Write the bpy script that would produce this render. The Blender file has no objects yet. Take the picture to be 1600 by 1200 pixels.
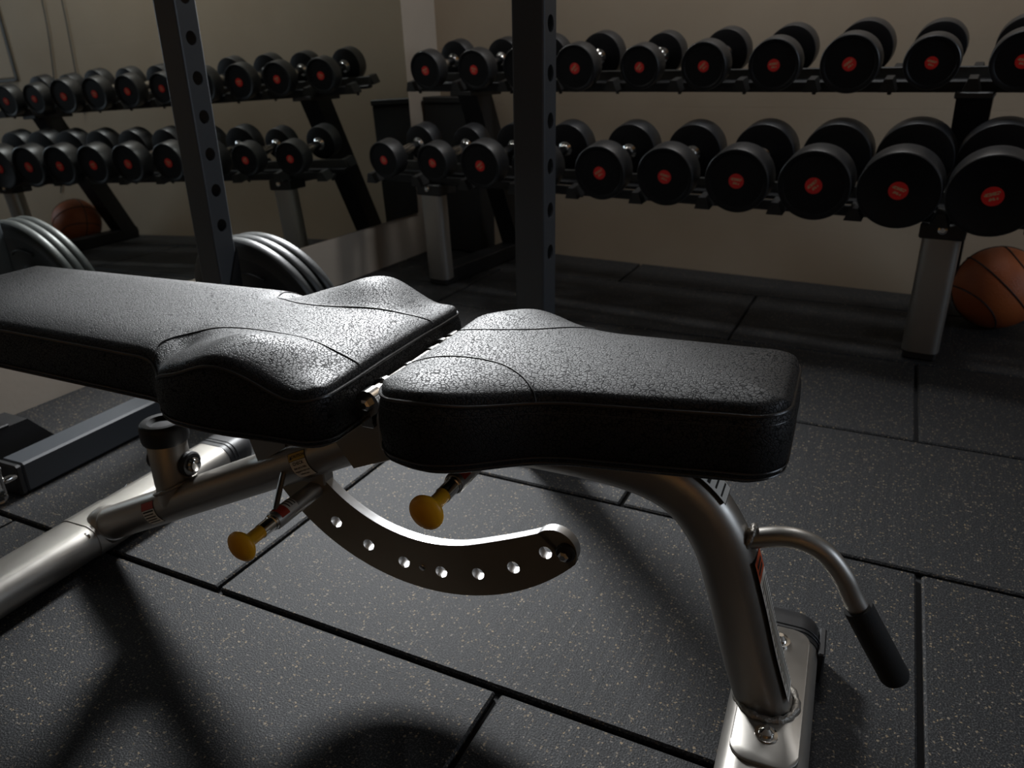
import bpy, bmesh, math, random
from mathutils import Vector, Matrix
random.seed(7)
PI = math.pi
sc = bpy.context.scene
C = sc.collection

# ---------------------------------------------------------------- camera
H = 0.757
cam_d = bpy.data.cameras.new('camera'); cam = bpy.data.objects.new('camera', cam_d); C.objects.link(cam)
cam_d.sensor_fit = 'HORIZONTAL'; cam_d.sensor_width = 36.0; cam_d.lens = 1189.1/1600*36.0
cam_d.clip_start = 0.02
PITCH, ROLL, YAW = math.radians(22.756), math.radians(1.0753), math.radians(-26.1615)
fwd = Vector((math.sin(YAW)*math.cos(PITCH), math.cos(YAW)*math.cos(PITCH), -math.sin(PITCH)))
rgt = fwd.cross(Vector((0, 0, 1))).normalized(); dwn = fwd.cross(rgt)
r2 = math.cos(ROLL)*rgt + math.sin(ROLL)*dwn; d2 = -math.sin(ROLL)*rgt + math.cos(ROLL)*dwn
m = Matrix((r2, -d2, -fwd)).transposed().to_4x4(); m.translation = Vector((0, 0, H)); cam.matrix_world = m
cam_d.dof.use_dof = True; cam_d.dof.focus_distance = 0.85; cam_d.dof.aperture_fstop = 8.0
sc.camera = cam

# ---------------------------------------------------------------- world, lights, exposure
w = bpy.data.worlds.new('world'); sc.world = w; w.use_nodes = True
bg = w.node_tree.nodes['Background']; bg.inputs[0].default_value = (0.55, 0.6, 0.7, 1); bg.inputs[1].default_value = 0.006
KEY_POS = (-1.58, 2.24, 1.42); KEY_AIM = (-0.72, 0.72, 0.1); KEY_W = 20.0; KEY_SPREAD = math.radians(80)
FILL_POS = (-0.35, 2.45, 2.665); FILL_W = 16.0
RIGHT_FILL_W = 18.0
WARM_W = 3.5
vs = sc.view_settings; vs.view_transform = 'Standard'; vs.look = 'None'; vs.gamma = 1.0; vs.use_curve_mapping = False
vs.exposure = 0.0

def area_light(name, loc, rot, sx, sy, power, col, parent=None, spread=PI):
    d = bpy.data.lights.new(name, 'AREA'); d.shape = 'RECTANGLE'; d.size = sx; d.size_y = sy; d.energy = power; d.color = col; d.spread = spread
    o = bpy.data.objects.new(name, d); C.objects.link(o); o.location = loc; o.rotation_euler = rot
    if parent: o.parent = parent
    return o

# ---------------------------------------------------------------- materials
def mat(name, col, rough=0.5, metal=0.0, spec=0.5, nodes=None, coat=0.0):
    mt = bpy.data.materials.new(name); mt.use_nodes = True; nt = mt.node_tree
    b = nt.nodes['Principled BSDF']
    b.inputs['Base Color'].default_value = (*col, 1); b.inputs['Roughness'].default_value = rough
    b.inputs['Metallic'].default_value = metal; b.inputs['Specular IOR Level'].default_value = spec
    b.inputs['Coat Weight'].default_value = coat
    if nodes: nodes(nt, b)
    return mt
def N(nt, t, **kw):
    n = nt.nodes.new(t)
    for k, v in kw.items():
        if k in n.inputs: n.inputs[k].default_value = v
        else: setattr(n, k, v)
    return n
def ramp(nt, fac, stops):
    r = nt.nodes.new('ShaderNodeValToRGB'); e = r.color_ramp.elements
    while len(e) < len(stops): e.new(0.5)
    for el, (p, c) in zip(e, stops): el.position = p; el.color = (*c, 1)
    nt.links.new(fac, r.inputs[0]); return r
def objco(nt, scale=(1, 1, 1)):
    t = N(nt, 'ShaderNodeTexCoord'); mp = N(nt, 'ShaderNodeMapping'); mp.inputs['Scale'].default_value = scale
    nt.links.new(t.outputs['Object'], mp.inputs[0]); return mp.outputs[0]
def bump(nt, b, h, strength, dist):
    bp = N(nt, 'ShaderNodeBump'); bp.inputs['Strength'].default_value = strength; bp.inputs['Distance'].default_value = dist
    nt.links.new(h, bp.inputs['Height']); nt.links.new(bp.outputs[0], b.inputs['Normal']); return bp

def wall_nodes(c1, c2):
    def f(nt, b):
        co = objco(nt)
        n1 = N(nt, 'ShaderNodeTexNoise'); n1.inputs['Scale'].default_value = 1.7; n1.inputs['Detail'].default_value = 6
        nt.links.new(co, n1.inputs[0])
        r = ramp(nt, n1.outputs[0], [(0.35, c1), (0.65, c2)]); nt.links.new(r.outputs[0], b.inputs['Base Color'])
        n2 = N(nt, 'ShaderNodeTexNoise'); n2.inputs['Scale'].default_value = 60; n2.inputs['Detail'].default_value = 4
        nt.links.new(co, n2.inputs[0])
        # faint joints of the painted blockwork: wide courses 0.2 m high
        sp = N(nt, 'ShaderNodeSeparateXYZ'); nt.links.new(co, sp.inputs[0])
        ml = N(nt, 'ShaderNodeMath', operation='PINGPONG'); ml.inputs[1].default_value = 0.1
        nt.links.new(sp.outputs[2], ml.inputs[0])
        lt = N(nt, 'ShaderNodeMath', operation='GREATER_THAN'); lt.inputs[1].default_value = 0.004
        nt.links.new(ml.outputs[0], lt.inputs[0])
        ad = N(nt, 'ShaderNodeMath', operation='MULTIPLY_ADD'); ad.inputs[1].default_value = 0.25
        nt.links.new(n2.outputs[0], ad.inputs[0]); nt.links.new(lt.outputs[0], ad.inputs[2])
        bump(nt, b, ad.outputs[0], 0.35, 0.004)
    return f
def rubber_nodes(nt, b):
    t = N(nt, 'ShaderNodeNewGeometry')
    mp = N(nt, 'ShaderNodeMapping'); nt.links.new(t.outputs['Position'], mp.inputs[0])
    nd = N(nt, 'ShaderNodeTexNoise'); nd.inputs['Scale'].default_value = 300; nt.links.new(mp.outputs[0], nd.inputs[0])
    dv = N(nt, 'ShaderNodeMix', data_type='VECTOR'); dv.inputs['Factor'].default_value = 0.006
    nt.links.new(mp.outputs[0], dv.inputs['A']); nt.links.new(nd.outputs['Color'], dv.inputs['B'])
    v = N(nt, 'ShaderNodeTexVoronoi'); v.inputs['Scale'].default_value = 235; nt.links.new(dv.outputs['Result'], v.inputs[0])
    sep = N(nt, 'ShaderNodeSeparateColor'); nt.links.new(v.outputs['Color'], sep.inputs[0])
    chip = ramp(nt, sep.outputs[0], [(0.78, (0, 0, 0)), (0.80, (1, 1, 1))])
    size = ramp(nt, v.outputs['Distance'], [(0.30, (1, 1, 1)), (0.42, (0, 0, 0))])
    mk = N(nt, 'ShaderNodeMath', operation='MULTIPLY'); nt.links.new(chip.outputs[0], mk.inputs[0]); nt.links.new(size.outputs[0], mk.inputs[1])
    tone = ramp(nt, sep.outputs[1], [(0.0, (0.05, 0.041, 0.03)), (0.5, (0.20, 0.15, 0.09)), (1.0, (0.11, 0.10, 0.09))])
    n = N(nt, 'ShaderNodeTexNoise'); n.inputs['Scale'].default_value = 420; n.inputs['Detail'].default_value = 3; nt.links.new(mp.outputs[0], n.inputs[0])
    base = ramp(nt, n.outputs[0], [(0.36, (0.0035, 0.0038, 0.0045)), (0.52, (0.012, 0.0126, 0.014)), (0.68, (0.055, 0.055, 0.055))])
    mx = N(nt, 'ShaderNodeMix', data_type='RGBA')
    nt.links.new(mk.outputs[0], mx.inputs['Factor']); nt.links.new(base.outputs[0], mx.inputs['A']); nt.links.new(tone.outputs[0], mx.inputs['B'])
    nt.links.new(mx.outputs['Result'], b.inputs['Base Color'])
    # fine drag lines along the tile from the cutting knife
    mp2 = N(nt, 'ShaderNodeMapping'); mp2.inputs['Scale'].default_value = (60, 2.2, 1); nt.links.new(t.outputs['Position'], mp2.inputs[0])
    n3 = N(nt, 'ShaderNodeTexNoise'); n3.inputs['Scale'].default_value = 1.0; n3.inputs['Detail'].default_value = 3; nt.links.new(mp2.outputs[0], n3.inputs[0])
    ad = N(nt, 'ShaderNodeMath', operation='ADD'); nt.links.new(n.outputs[0], ad.inputs[0]); nt.links.new(n3.outputs[0], ad.inputs[1])
    bump(nt, b, ad.outputs[0], 0.55, 0.0022)
def leather_nodes(nt, b):
    co = objco(nt)
    nz = N(nt, 'ShaderNodeTexNoise'); nz.inputs['Scale'].default_value = 40; nt.links.new(co, nz.inputs[0])
    mixv = N(nt, 'ShaderNodeMix', data_type='VECTOR'); mixv.inputs['Factor'].default_value = 0.012
    nt.links.new(co, mixv.inputs['A']); nt.links.new(nz.outputs['Color'], mixv.inputs['B'])
    v = N(nt, 'ShaderNodeTexVoronoi', feature='DISTANCE_TO_EDGE'); v.inputs['Scale'].default_value = 255
    nt.links.new(mixv.outputs['Result'], v.inputs[0])
    h = ramp(nt, v.outputs['Distance'], [(0.0, (0, 0, 0)), (0.13, (1, 1, 1))])
    bump(nt, b, h.outputs[0], 0.42, 0.0007)
    rr = N(nt, 'ShaderNodeMapRange'); rr.inputs['To Min'].default_value = 0.8; rr.inputs['To Max'].default_value = 0.56
    nt.links.new(h.outputs[0], rr.inputs[0]); nt.links.new(rr.outputs[0], b.inputs['Roughness'])
    sp = N(nt, 'ShaderNodeMapRange'); b.inputs['IOR'].default_value = 1.5
    sp.inputs['To Min'].default_value = 0.1; sp.inputs['To Max'].default_value = 0.56
    nt.links.new(h.outputs[0], sp.inputs[0]); nt.links.new(sp.outputs[0], b.inputs['Specular IOR Level'])
def brushed_nodes(scale):
    def f(nt, b):
        co = objco(nt, scale)
        n = N(nt, 'ShaderNodeTexNoise'); n.inputs['Scale'].default_value = 1; n.inputs['Detail'].default_value = 5; nt.links.new(co, n.inputs[0])
        r = N(nt, 'ShaderNodeMapRange'); r.inputs['To Min'].default_value = 0.34; r.inputs['To Max'].default_value = 0.48
        nt.links.new(n.outputs[0], r.inputs[0]); nt.links.new(r.outputs[0], b.inputs['Roughness'])
    return f
def fine_bump(scale, s=0.3, d=0.0006):
    def f(nt, b):
        co = objco(nt); n = N(nt, 'ShaderNodeTexNoise'); n.inputs['Scale'].default_value = scale; n.inputs['Detail'].default_value = 3
        nt.links.new(co, n.inputs[0]); bump(nt, b, n.outputs[0], s, d)
    return f
M = {}
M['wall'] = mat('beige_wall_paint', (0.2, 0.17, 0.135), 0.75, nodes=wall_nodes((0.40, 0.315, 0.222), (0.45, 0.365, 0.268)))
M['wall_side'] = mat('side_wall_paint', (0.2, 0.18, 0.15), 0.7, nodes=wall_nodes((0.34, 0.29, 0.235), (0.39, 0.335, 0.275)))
M['wall_front'] = mat('ochre_wall_paint', (0.42, 0.24, 0.09), 0.7, nodes=wall_nodes((0.38, 0.21, 0.08), (0.46, 0.27, 0.10)))
M['ceiling'] = mat('ceiling_paint', (0.5, 0.47, 0.43), 0.85, nodes=fine_bump(80))
M['subfloor'] = mat('black_subfloor', (0.008, 0.008, 0.009), 0.9, nodes=fine_bump(120))
M['rubber'] = mat('speckled_rubber', (0.04, 0.04, 0.045), 0.68, spec=0.3, nodes=rubber_nodes)
M['mirror'] = mat('mirror_silver', (0.80, 0.83, 0.79), 0.012, metal=1.0)
M['leather'] = mat('black_leather', (0.004, 0.004, 0.0045), 0.38, spec=1.0, nodes=leather_nodes)
M['thread'] = mat('black_thread', (0.006, 0.006, 0.006), 0.6, nodes=fine_bump(900))
M['piping'] = mat('leather_piping', (0.012, 0.011, 0.011), 0.33, spec=0.6, nodes=fine_bump(500))
M['steel'] = mat('silver_powder_coat', (0.40, 0.38, 0.35), 0.40, metal=0.92, nodes=brushed_nodes((60, 60, 60)))
M['machined'] = mat('machined_aluminium', (0.52, 0.52, 0.52), 0.28, metal=1.0, nodes=brushed_nodes((14, 200, 200)))
M['plate_face'] = mat('warm_tinted_plate', (0.40, 0.34, 0.26), 0.36, metal=0.85, nodes=brushed_nodes((90, 90, 90)))  # brown tint painted in for a warm reflection; the plate itself is grey
M['chrome'] = mat('chrome', (0.78, 0.77, 0.75), 0.14, metal=1.0, nodes=fine_bump(200, 0.05))
M['slate'] = mat('slate_powder_coat', (0.042, 0.047, 0.054), 0.42, spec=0.5, nodes=fine_bump(700, 0.2, 0.0004))
M['black_steel'] = mat('black_powder_coat', (0.008, 0.008, 0.009), 0.45, nodes=fine_bump(600, 0.2, 0.0004))
M['black_rubber'] = mat('black_rubber', (0.010, 0.010, 0.011), 0.5, nodes=fine_bump(400, 0.2, 0.0005))
M['foam'] = mat('foam_grip', (0.006, 0.006, 0.006), 0.8, nodes=fine_bump(900, 0.4, 0.0006))
M['urethane'] = mat('black_urethane', (0.010, 0.011, 0.013), 0.42, spec=1.0, nodes=fine_bump(300, 0.12, 0.0005))
M['dish'] = mat('black_urethane_face', (0.0035, 0.0035, 0.0045), 0.55, spec=0.25, nodes=fine_bump(300, 0.12, 0.0005))
M['yellow'] = mat('yellow_plastic', (0.80, 0.38, 0.012), 0.4, spec=0.4, nodes=fine_bump(250, 0.1, 0.0004))
M['white_label'] = mat('label_white', (0.8, 0.78, 0.72), 0.5, nodes=fine_bump(200, 0.05))
M['yellow_label'] = mat('label_yellow', (0.60, 0.40, 0.03), 0.5, nodes=fine_bump(200, 0.05))
M['red_label'] = mat('label_red', (0.42, 0.04, 0.015), 0.5, nodes=fine_bump(200, 0.05))
M['orange_label'] = mat('label_orange', (0.62, 0.09, 0.02), 0.5, nodes=fine_bump(200, 0.05))
M['ink'] = mat('label_ink', (0.01, 0.01, 0.01), 0.6, nodes=fine_bump(200, 0.05))
M['weld'] = mat('weld_bead', (0.30, 0.28, 0.25), 0.45, metal=0.8, nodes=fine_bump(350, 0.7, 0.002))
M['iron'] = mat('dark_cast_iron', (0.014, 0.015, 0.018), 0.45, nodes=fine_bump(260, 0.3, 0.0008))
M['iron_rim'] = mat('worn_grey_iron', (0.03, 0.032, 0.032), 0.42, metal=0.0, nodes=fine_bump(180, 0.4, 0.0008))
M['box'] = mat('black_plastic_box', (0.007, 0.007, 0.007), 0.6, nodes=fine_bump(150, 0.2))
M['cable'] = mat('grey_cable', (0.05, 0.048, 0.042), 0.6, nodes=fine_bump(150, 0.2))
M['rail_lip'] = mat('dark_grey_rail', (0.05, 0.047, 0.042), 0.5, nodes=fine_bump(300, 0.2))
M['saddle'] = mat('dark_saddle_plastic', (0.02, 0.02, 0.02), 0.5, nodes=fine_bump(300, 0.2))
def ball_nodes(nt, b):
    co = objco(nt); v = N(nt, 'ShaderNodeTexVoronoi'); v.inputs['Scale'].default_value = 330; nt.links.new(co, v.inputs[0])
    bump(nt, b, v.outputs['Distance'], 0.5, 0.0015)
    n = N(nt, 'ShaderNodeTexNoise'); n.inputs['Scale'].default_value = 9; nt.links.new(co, n.inputs[0])
    r = ramp(nt, n.outputs[0], [(0.3, (0.30, 0.072, 0.018)), (0.7, (0.40, 0.11, 0.03))]); nt.links.new(r.outputs[0], b.inputs['Base Color'])
M['ball'] = mat('orange_ball_rubber', (0.35, 0.09, 0.02), 0.5, nodes=ball_nodes)
def sticker_nodes(nt, b):
    # red disc with two slanting lines of worn pale print
    t = N(nt, 'ShaderNodeTexCoord'); sp = N(nt, 'ShaderNodeSeparateXYZ'); nt.links.new(t.outputs['UV'], sp.inputs[0])
    def m2(op, a, bb):
        q = N(nt, 'ShaderNodeMath', operation=op)
        for i, x in enumerate((a, bb)):
            if isinstance(x, (int, float)): q.inputs[i].default_value = x
            else: nt.links.new(x, q.inputs[i])
        return q.outputs[0]
    x, y = sp.outputs[0], sp.outputs[1]
    def bar(cy, hh, hw):
        a = m2('LESS_THAN', m2('ABSOLUTE', m2('SUBTRACT', y, cy), 0.0), hh)
        c = m2('LESS_THAN', m2('ABSOLUTE', m2('SUBTRACT', x, 0.5), 0.0), hw)
        return m2('MULTIPLY', a, c)
    n = N(nt, 'ShaderNodeTexNoise'); n.inputs['Scale'].default_value = 9; nt.links.new(t.outputs['UV'], n.inputs[0])
    k = m2('MULTIPLY', m2('ADD', bar(0.62, 0.085, 0.36), bar(0.36, 0.075, 0.22)), m2('GREATER_THAN', n.outputs[0], 0.44))
    mx = N(nt, 'ShaderNodeMix', data_type='RGBA'); mx.inputs['A'].default_value = (0.78, 0.022, 0.018, 1); mx.inputs['B'].default_value = (0.62, 0.36, 0.20, 1)
    nt.links.new(k, mx.inputs['Factor']); nt.links.new(mx.outputs['Result'], b.inputs['Base Color'])
M['sticker'] = mat('red_sticker', (0.6, 0.03, 0.02), 0.35, nodes=sticker_nodes)
def emit(name, col, s):
    mt = bpy.data.materials.new(name); mt.use_nodes = True; b = mt.node_tree.nodes['Principled BSDF']
    b.inputs['Base Color'].default_value = (*col, 1); b.inputs['Emission Color'].default_value = (*col, 1); b.inputs['Emission Strength'].default_value = s
    return mt
M['lamp_glow'] = emit('added_diffuser', (1.0, 0.97, 0.92), 3.0)
M['window_glow'] = emit('fill_window_glass', (0.72, 0.84, 1.0), 0.6)
M['white_paint'] = mat('white_gloss_paint', (0.6, 0.6, 0.58), 0.4, nodes=fine_bump(90, 0.1))

# ---------------------------------------------------------------- mesh helpers
class MB:
    def __init__(s): s.v = []; s.f = []; s.mi = []; s.uv = {}
    def add(s, vs, fs, mi=0):
        o = len(s.v); s.v += [tuple(p) for p in vs]; s.f += [tuple(i+o for i in f) for f in fs]; s.mi += [mi]*len(fs); return o
    def box(s, x0, x1, y0, y1, z0, z1, mi=0):
        vs = [(x, y, z) for z in (z0, z1) for y in (y0, y1) for x in (x0, x1)]
        s.add(vs, [(0, 2, 3, 1), (4, 5, 7, 6), (0, 1, 5, 4), (2, 6, 7, 3), (0, 4, 6, 2), (1, 3, 7, 5)], mi); return s
    def cbox(s, x0, x1, y0, y1, z0, z1, c=0.004, mi=0):
        # box with chamfered edges: three nested faces sets
        def P(x, y, z): return (x, y, z)
        vs = []; idx = {}
        xs, ys, zs = (x0, x1), (y0, y1), (z0, z1)
        for i in (0, 1):
            for j in (0, 1):
                for k in (0, 1):
                    sx, sy, sz = (1, -1)[i]*c, (1, -1)[j]*c, (1, -1)[k]*c
                    idx[i, j, k, 0] = len(vs); vs.append((xs[i], ys[j]+sy, zs[k]+sz))
                    idx[i, j, k, 1] = len(vs); vs.append((xs[i]+sx, ys[j], zs[k]+sz))
                    idx[i, j, k, 2] = len(vs); vs.append((xs[i]+sx, ys[j]+sy, zs[k]))
        fs = []
        for i in (0, 1): fs.append([idx[i, 0, 0, 0], idx[i, 1, 0, 0], idx[i, 1, 1, 0], idx[i, 0, 1, 0]])
        for j in (0, 1): fs.append([idx[0, j, 0, 1], idx[1, j, 0, 1], idx[1, j, 1, 1], idx[0, j, 1, 1]])
        for k in (0, 1): fs.append([idx[0, 0, k, 2], idx[1, 0, k, 2], idx[1, 1, k, 2], idx[0, 1, k, 2]])
        for a in (0, 1):
            for b in (0, 1):
                fs.append([idx[a, b, 0, 0], idx[a, b, 1, 0], idx[a, b, 1, 1], idx[a, b, 0, 1]])
                fs.append([idx[a, 0, b, 0], idx[a, 1, b, 0], idx[a, 1, b, 2], idx[a, 0, b, 2]])
                fs.append([idx[0, a, b, 1], idx[1, a, b, 1], idx[1, a, b, 2], idx[0, a, b, 2]])
                for k in (0, 1): fs.append([idx[a, b, k, 0], idx[a, b, k, 1], idx[a, b, k, 2]])
        s.add(vs, fs, mi); return s
    def loft(s, rings, cap0=True, cap1=True, closed=False, mi=0):
        n = len(rings[0]); vs = [p for r in rings for p in r]; fs = []
        R = len(rings)
        for i in range(R if closed else R-1):
            a, b = i*n, ((i+1) % R)*n
            for j in range(n): fs.append((a+j, a+(j+1) % n, b+(j+1) % n, b+j))
        if not closed:
            if cap0: fs.append(tuple(reversed(range(n))))
            if cap1: fs.append(tuple(range((R-1)*n, R*n)))
        s.add(vs, fs, mi); return s
    def tube(s, path, r, n=16, closed=False, up=(0, 0, 1), mi=0, caps=True):
        # r: radius, or function(i, t) -> list of (side, up) section points
        P = [Vector(p) for p in path]; K = len(P); rings = []; ref = Vector(up)
        for i, p in enumerate(P):
            a = P[(i-1) % K] if (closed or i > 0) else p; b = P[(i+1) % K] if (closed or i < K-1) else p
            t = (b-a).normalized(); side = t.cross(ref)
            if side.length < 1e-4: side = t.cross(Vector((1, 0.01, 0)))
            side.normalize(); upv = side.cross(t).normalized()
            if callable(r): sec = r(i, i/max(1, K-1))
            else:
                rr = r[i] if isinstance(r, (list, tuple)) else r
                sec = [(rr*math.cos(2*PI*j/n), rr*math.sin(2*PI*j/n)) for j in range(n)]
            rings.append([p + side*q[0] + upv*q[1] for q in sec])
        return s.loft(rings, caps, caps, closed, mi)
    def lathe(s, prof, o, ax, n=24, mi=0, ref=(0, 0, 1)):
        # prof: list of (radius, distance along ax)
        o = Vector(o); ax = Vector(ax).normalized(); e1 = ax.cross(Vector(ref))
        if e1.length < 1e-4: e1 = ax.cross(Vector((1, 0, 0)))
        e1.normalize(); e2 = ax.cross(e1)
        rings = [[o + ax*d + (e1*math.cos(2*PI*j/n) + e2*math.sin(2*PI*j/n))*max(r, 1e-5) for j in range(n)] for r, d in prof]
        return s.loft(rings, True, True, False, mi)
    def prism(s, poly, f0, f1, mi=0, mi_side=None):
        # poly list of 2D points; f0/f1 map 2D -> 3D
        n = len(poly); vs = [f0(p) for p in poly] + [f1(p) for p in poly]
        s.add(vs, [tuple(range(n)), tuple(reversed(range(n, 2*n)))], mi)
        s.add(vs, [(i, n+i, n+(i+1) % n, (i+1) % n) for i in range(n)], mi if mi_side is None else mi_side)
        return s
    def build(s, name, mats, parent=None, smooth=False, angle=None):
        me = bpy.data.meshes.new(name); me.from_pydata([tuple(p) for p in s.v], [], s.f)
        ml = mats if isinstance(mats, (list, tuple)) else [mats]
        for mm in ml: me.materials.append(mm)
        me.polygons.foreach_set('material_index', s.mi)
        bm = bmesh.new(); bm.from_mesh(me); bmesh.ops.remove_doubles(bm, verts=bm.verts, dist=1e-6)
        bmesh.ops.recalc_face_normals(bm, faces=bm.faces)
        if smooth:
            for f in bm.faces: f.smooth = True
            lim = math.radians(angle or 35)
            for e in bm.edges:
                if len(e.link_faces) == 2 and e.calc_face_angle(0) > lim: e.smooth = False
        bm.to_mesh(me); bm.free()
        o = bpy.data.objects.new(name, me); C.objects.link(o)
        if parent: o.parent = parent
        return o
def tag(o, label=None, cat=None, group=None, kind=None):
    for k, v in (('label', label), ('category', cat), ('group', group), ('kind', kind)):
        if v: o[k] = v
    return o
def empty(name, loc=(0, 0, 0), rz=0, label=None, cat=None, group=None):
    o = bpy.data.objects.new(name, None); C.objects.link(o); o.location = loc; o.rotation_euler = (0, 0, rz); o.empty_display_size = 0.1
    return tag(o, label, cat, group)
def rrect(wx, wy, r, n=6):
    pts = []
    for cx, cy, a0 in ((wx-r, wy-r, 0), (-wx+r, wy-r, PI/2), (-wx+r, -wy+r, PI), (wx-r, -wy+r, 3*PI/2)):
        for i in range(n+1):
            a = a0 + PI/2*i/n; pts.append((cx+r*math.cos(a), cy+r*math.sin(a)))
    return pts
def lerp(a, b, t): return a + (b-a)*t
def spline(pts, n=10):
    # Catmull-Rom through 2D/3D points
    P = [Vector(p) for p in pts]; out = []
    for i in range(len(P)-1):
        p0 = P[i-1] if i else P[0]*2-P[1]; p1, p2 = P[i], P[i+1]; p3 = P[i+2] if i+2 < len(P) else P[-1]*2-P[-2]
        for k in range(n):
            t = k/n
            out.append(0.5*((2*p1) + (p2-p0)*t + (2*p0-5*p1+4*p2-p3)*t*t + (3*p1-p0-3*p2+p3)*t**3))
    out.append(P[-1]); return out
def interp(tab, x):
    # smooth monotone-ish table lookup
    if x <= tab[0][0]: return tab[0][1]
    if x >= tab[-1][0]: return tab[-1][1]
    for i in range(len(tab)-1):
        if tab[i][0] <= x <= tab[i+1][0]:
            t = (x-tab[i][0])/(tab[i+1][0]-tab[i][0])
            def sl(k):
                a, b = max(k-1, 0), min(k+1, len(tab)-1); return (tab[b][1]-tab[a][1])/(tab[b][0]-tab[a][0])
            h = tab[i+1][0]-tab[i][0]; t2, t3 = t*t, t*t*t
            return (2*t3-3*t2+1)*tab[i][1] + (t3-2*t2+t)*h*sl(i) + (-2*t3+3*t2)*tab[i+1][1] + (t3-t2)*h*sl(i+1)

# ================================================================ THE ROOM
X0, X1, Y0, ZC = -1.90, 3.2, -2.3, 2.7
WB = math.radians(-4.5)
def wall_y(x): return 3.0 + math.tan(WB)*(x+1.243)
floor = tag(MB().box(X0-.1, X1+.1, Y0-.1, 3.3, -0.06, -0.012).build('floor', M['subfloor']), kind='structure')
# rubber tiles 1.0 x 0.5 m in running bond
tile_cache = {}
def tile_mesh(wx, wy):
    k = (round(wx, 3), round(wy, 3))
    if k not in tile_cache:
        o = MB().cbox(0, wx, 0, wy, -0.0115, 0.0, 0.003).build('floor_tile', M['rubber'], floor); tile_cache[k] = o.data; return o
    o = bpy.data.objects.new('floor_tile', tile_cache[k]); C.objects.link(o); o.parent = floor; return o
gap = 0.0042
row = -6
while True:
    ya = 0.678 + 0.5*row; yb = ya+0.5
    if ya > 3.1: break
    if yb > Y0:
        off = -0.863 if row % 2 == 0 else -0.359
        k = -3
        while True:
            xa = off + k; xb = xa+1.0
            if xa > X1: break
            if xb > X0:
                cx0, cx1 = max(xa, -1.83), min(xb, X1)
                cy0, cy1 = max(ya, Y0), min(yb, 3.05)
                if cx1-cx0 > 0.05 and cy1-cy0 > 0.03:
                    o = tile_mesh(cx1-cx0-gap*2, cy1-cy0-gap*2); o.location = (cx0+gap, cy0+gap, 0)
            k += 1
    row += 1
def slab(name, pts, thick, mt, z0=0.0, z1=ZC):
    (xa, ya), (xb, yb) = pts; d = Vector((xb-xa, yb-ya, 0)).normalized(); nn = Vector((-d.y, d.x, 0))*thick
    return tag(MB().prism([(xa, ya), (xb, yb), (xb+nn.x, yb+nn.y), (xa+nn.x, ya+nn.y)], lambda p: (p[0], p[1], z0), lambda p: (p[0], p[1], z1)).build(name, mt), kind='structure')
slab('wall_back', ((-1.95, wall_y(-1.95)), (X1+.1, wall_y(X1+.1))), 0.12, M['wall'], -0.012)
slab('wall_right', ((X1, 3.2), (X1, Y0)), 0.12, M['wall'], -0.012)
slab('wall_front', ((X1+.1, Y0), (X0-.1, Y0)), 0.12, M['wall_front'], -0.012)
tag(MB().box(X0-.2, X1+.2, Y0-.2, 3.4, ZC, ZC+0.1).build('ceiling', M['ceiling']), kind='structure')
# left wall carries a mirror; both lean back by about one and a half degrees
MA, MBB = math.radians(-1.42), math.radians(1.467)
mn = Vector((math.cos(MBB)*math.cos(MA), math.cos(MBB)*math.sin(MA), math.sin(MBB)))
md = mn.dot(Vector((-1.82, 2.2, 0.3)))
def on_mirror(y, z, off=0.0): return ((md+off-mn.y*y-mn.z*z)/mn.x, y, z)
def mirror_slab(name, y0, y1, z0, z1, o0, o1, mt):
    mb = MB(); q = [(y0, z0), (y1, z0), (y1, z1), (y0, z1)]
    return mb.prism(q, lambda p: on_mirror(p[0], p[1], o0), lambda p: on_mirror(p[0], p[1], o1)).build(name, mt)
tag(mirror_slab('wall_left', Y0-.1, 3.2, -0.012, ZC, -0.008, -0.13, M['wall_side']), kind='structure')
MIR_Y1 = 2.79
tag(mirror_slab('wall_mirror', -0.6, MIR_Y1, 0.179, 2.10, 0.0, -0.0075, M['mirror']), 'large frameless wall mirror above the pale skirting, reflecting the dumbbell rack', 'mirror')
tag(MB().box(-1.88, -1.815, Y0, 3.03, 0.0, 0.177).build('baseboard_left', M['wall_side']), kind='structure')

# added square spotlight, stands in for the unseen main light from back left
lp = empty('added_key_spotlight', KEY_POS, 0, 'added square black spotlight standing in for the unseen main light from back left', 'lamp')
lq = (Vector(KEY_POS)-Vector(KEY_AIM)).to_track_quat('Z', 'Y'); lp.rotation_euler = lq.to_euler()
fr = MB()
for a in ((-.23, .23, -.23, -.21), (-.23, .23, .21, .23), (-.23, -.21, -.21, .21), (.21, .23, -.21, .21)): fr.box(*a, -.03, .05)
fr.box(-.21, .21, -.21, .21, .03, .05)
fr.build('lamp_housing', M['black_steel'], lp); MB().box(-.21, .21, -.21, .21, 0.004, .028).build('diffuser', M['lamp_glow'], lp)
wp = lq.inverted() @ (Vector((KEY_POS[0], KEY_POS[1]+.05, ZC-.002))-Vector(KEY_POS))
MB().tube([(0, 0, .045), tuple(wp*.2+Vector((0, 0, .03))), tuple(wp)], .012, 10).build('lamp_rod', M['black_steel'], lp, True)
area_light('key_light', (0, 0, -0.034), (0, 0, 0), 0.32, 0.32, KEY_W, (0.96, 0.98, 1.0), lp, KEY_SPREAD)
# added ceiling panel, soft fill for the back wall and dumbbell tops
fl_ = empty('fill_panel', FILL_POS, 0, 'added flat white fill panel on the ceiling above the dumbbell rack', 'lamp')
MB().cbox(-.32, .32, -.17, .17, .0, .034, .004).build('panel_frame', M['white_paint'], fl_); MB().box(-.30, .30, -.15, .15, -.002, .002).build('diffuser', M['lamp_glow'], fl_)
area_light('fill_light', (0, 0, -0.008), (0, 0, 0), 0.58, 0.28, FILL_W, (0.95, 0.97, 1.0), fl_)
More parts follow.
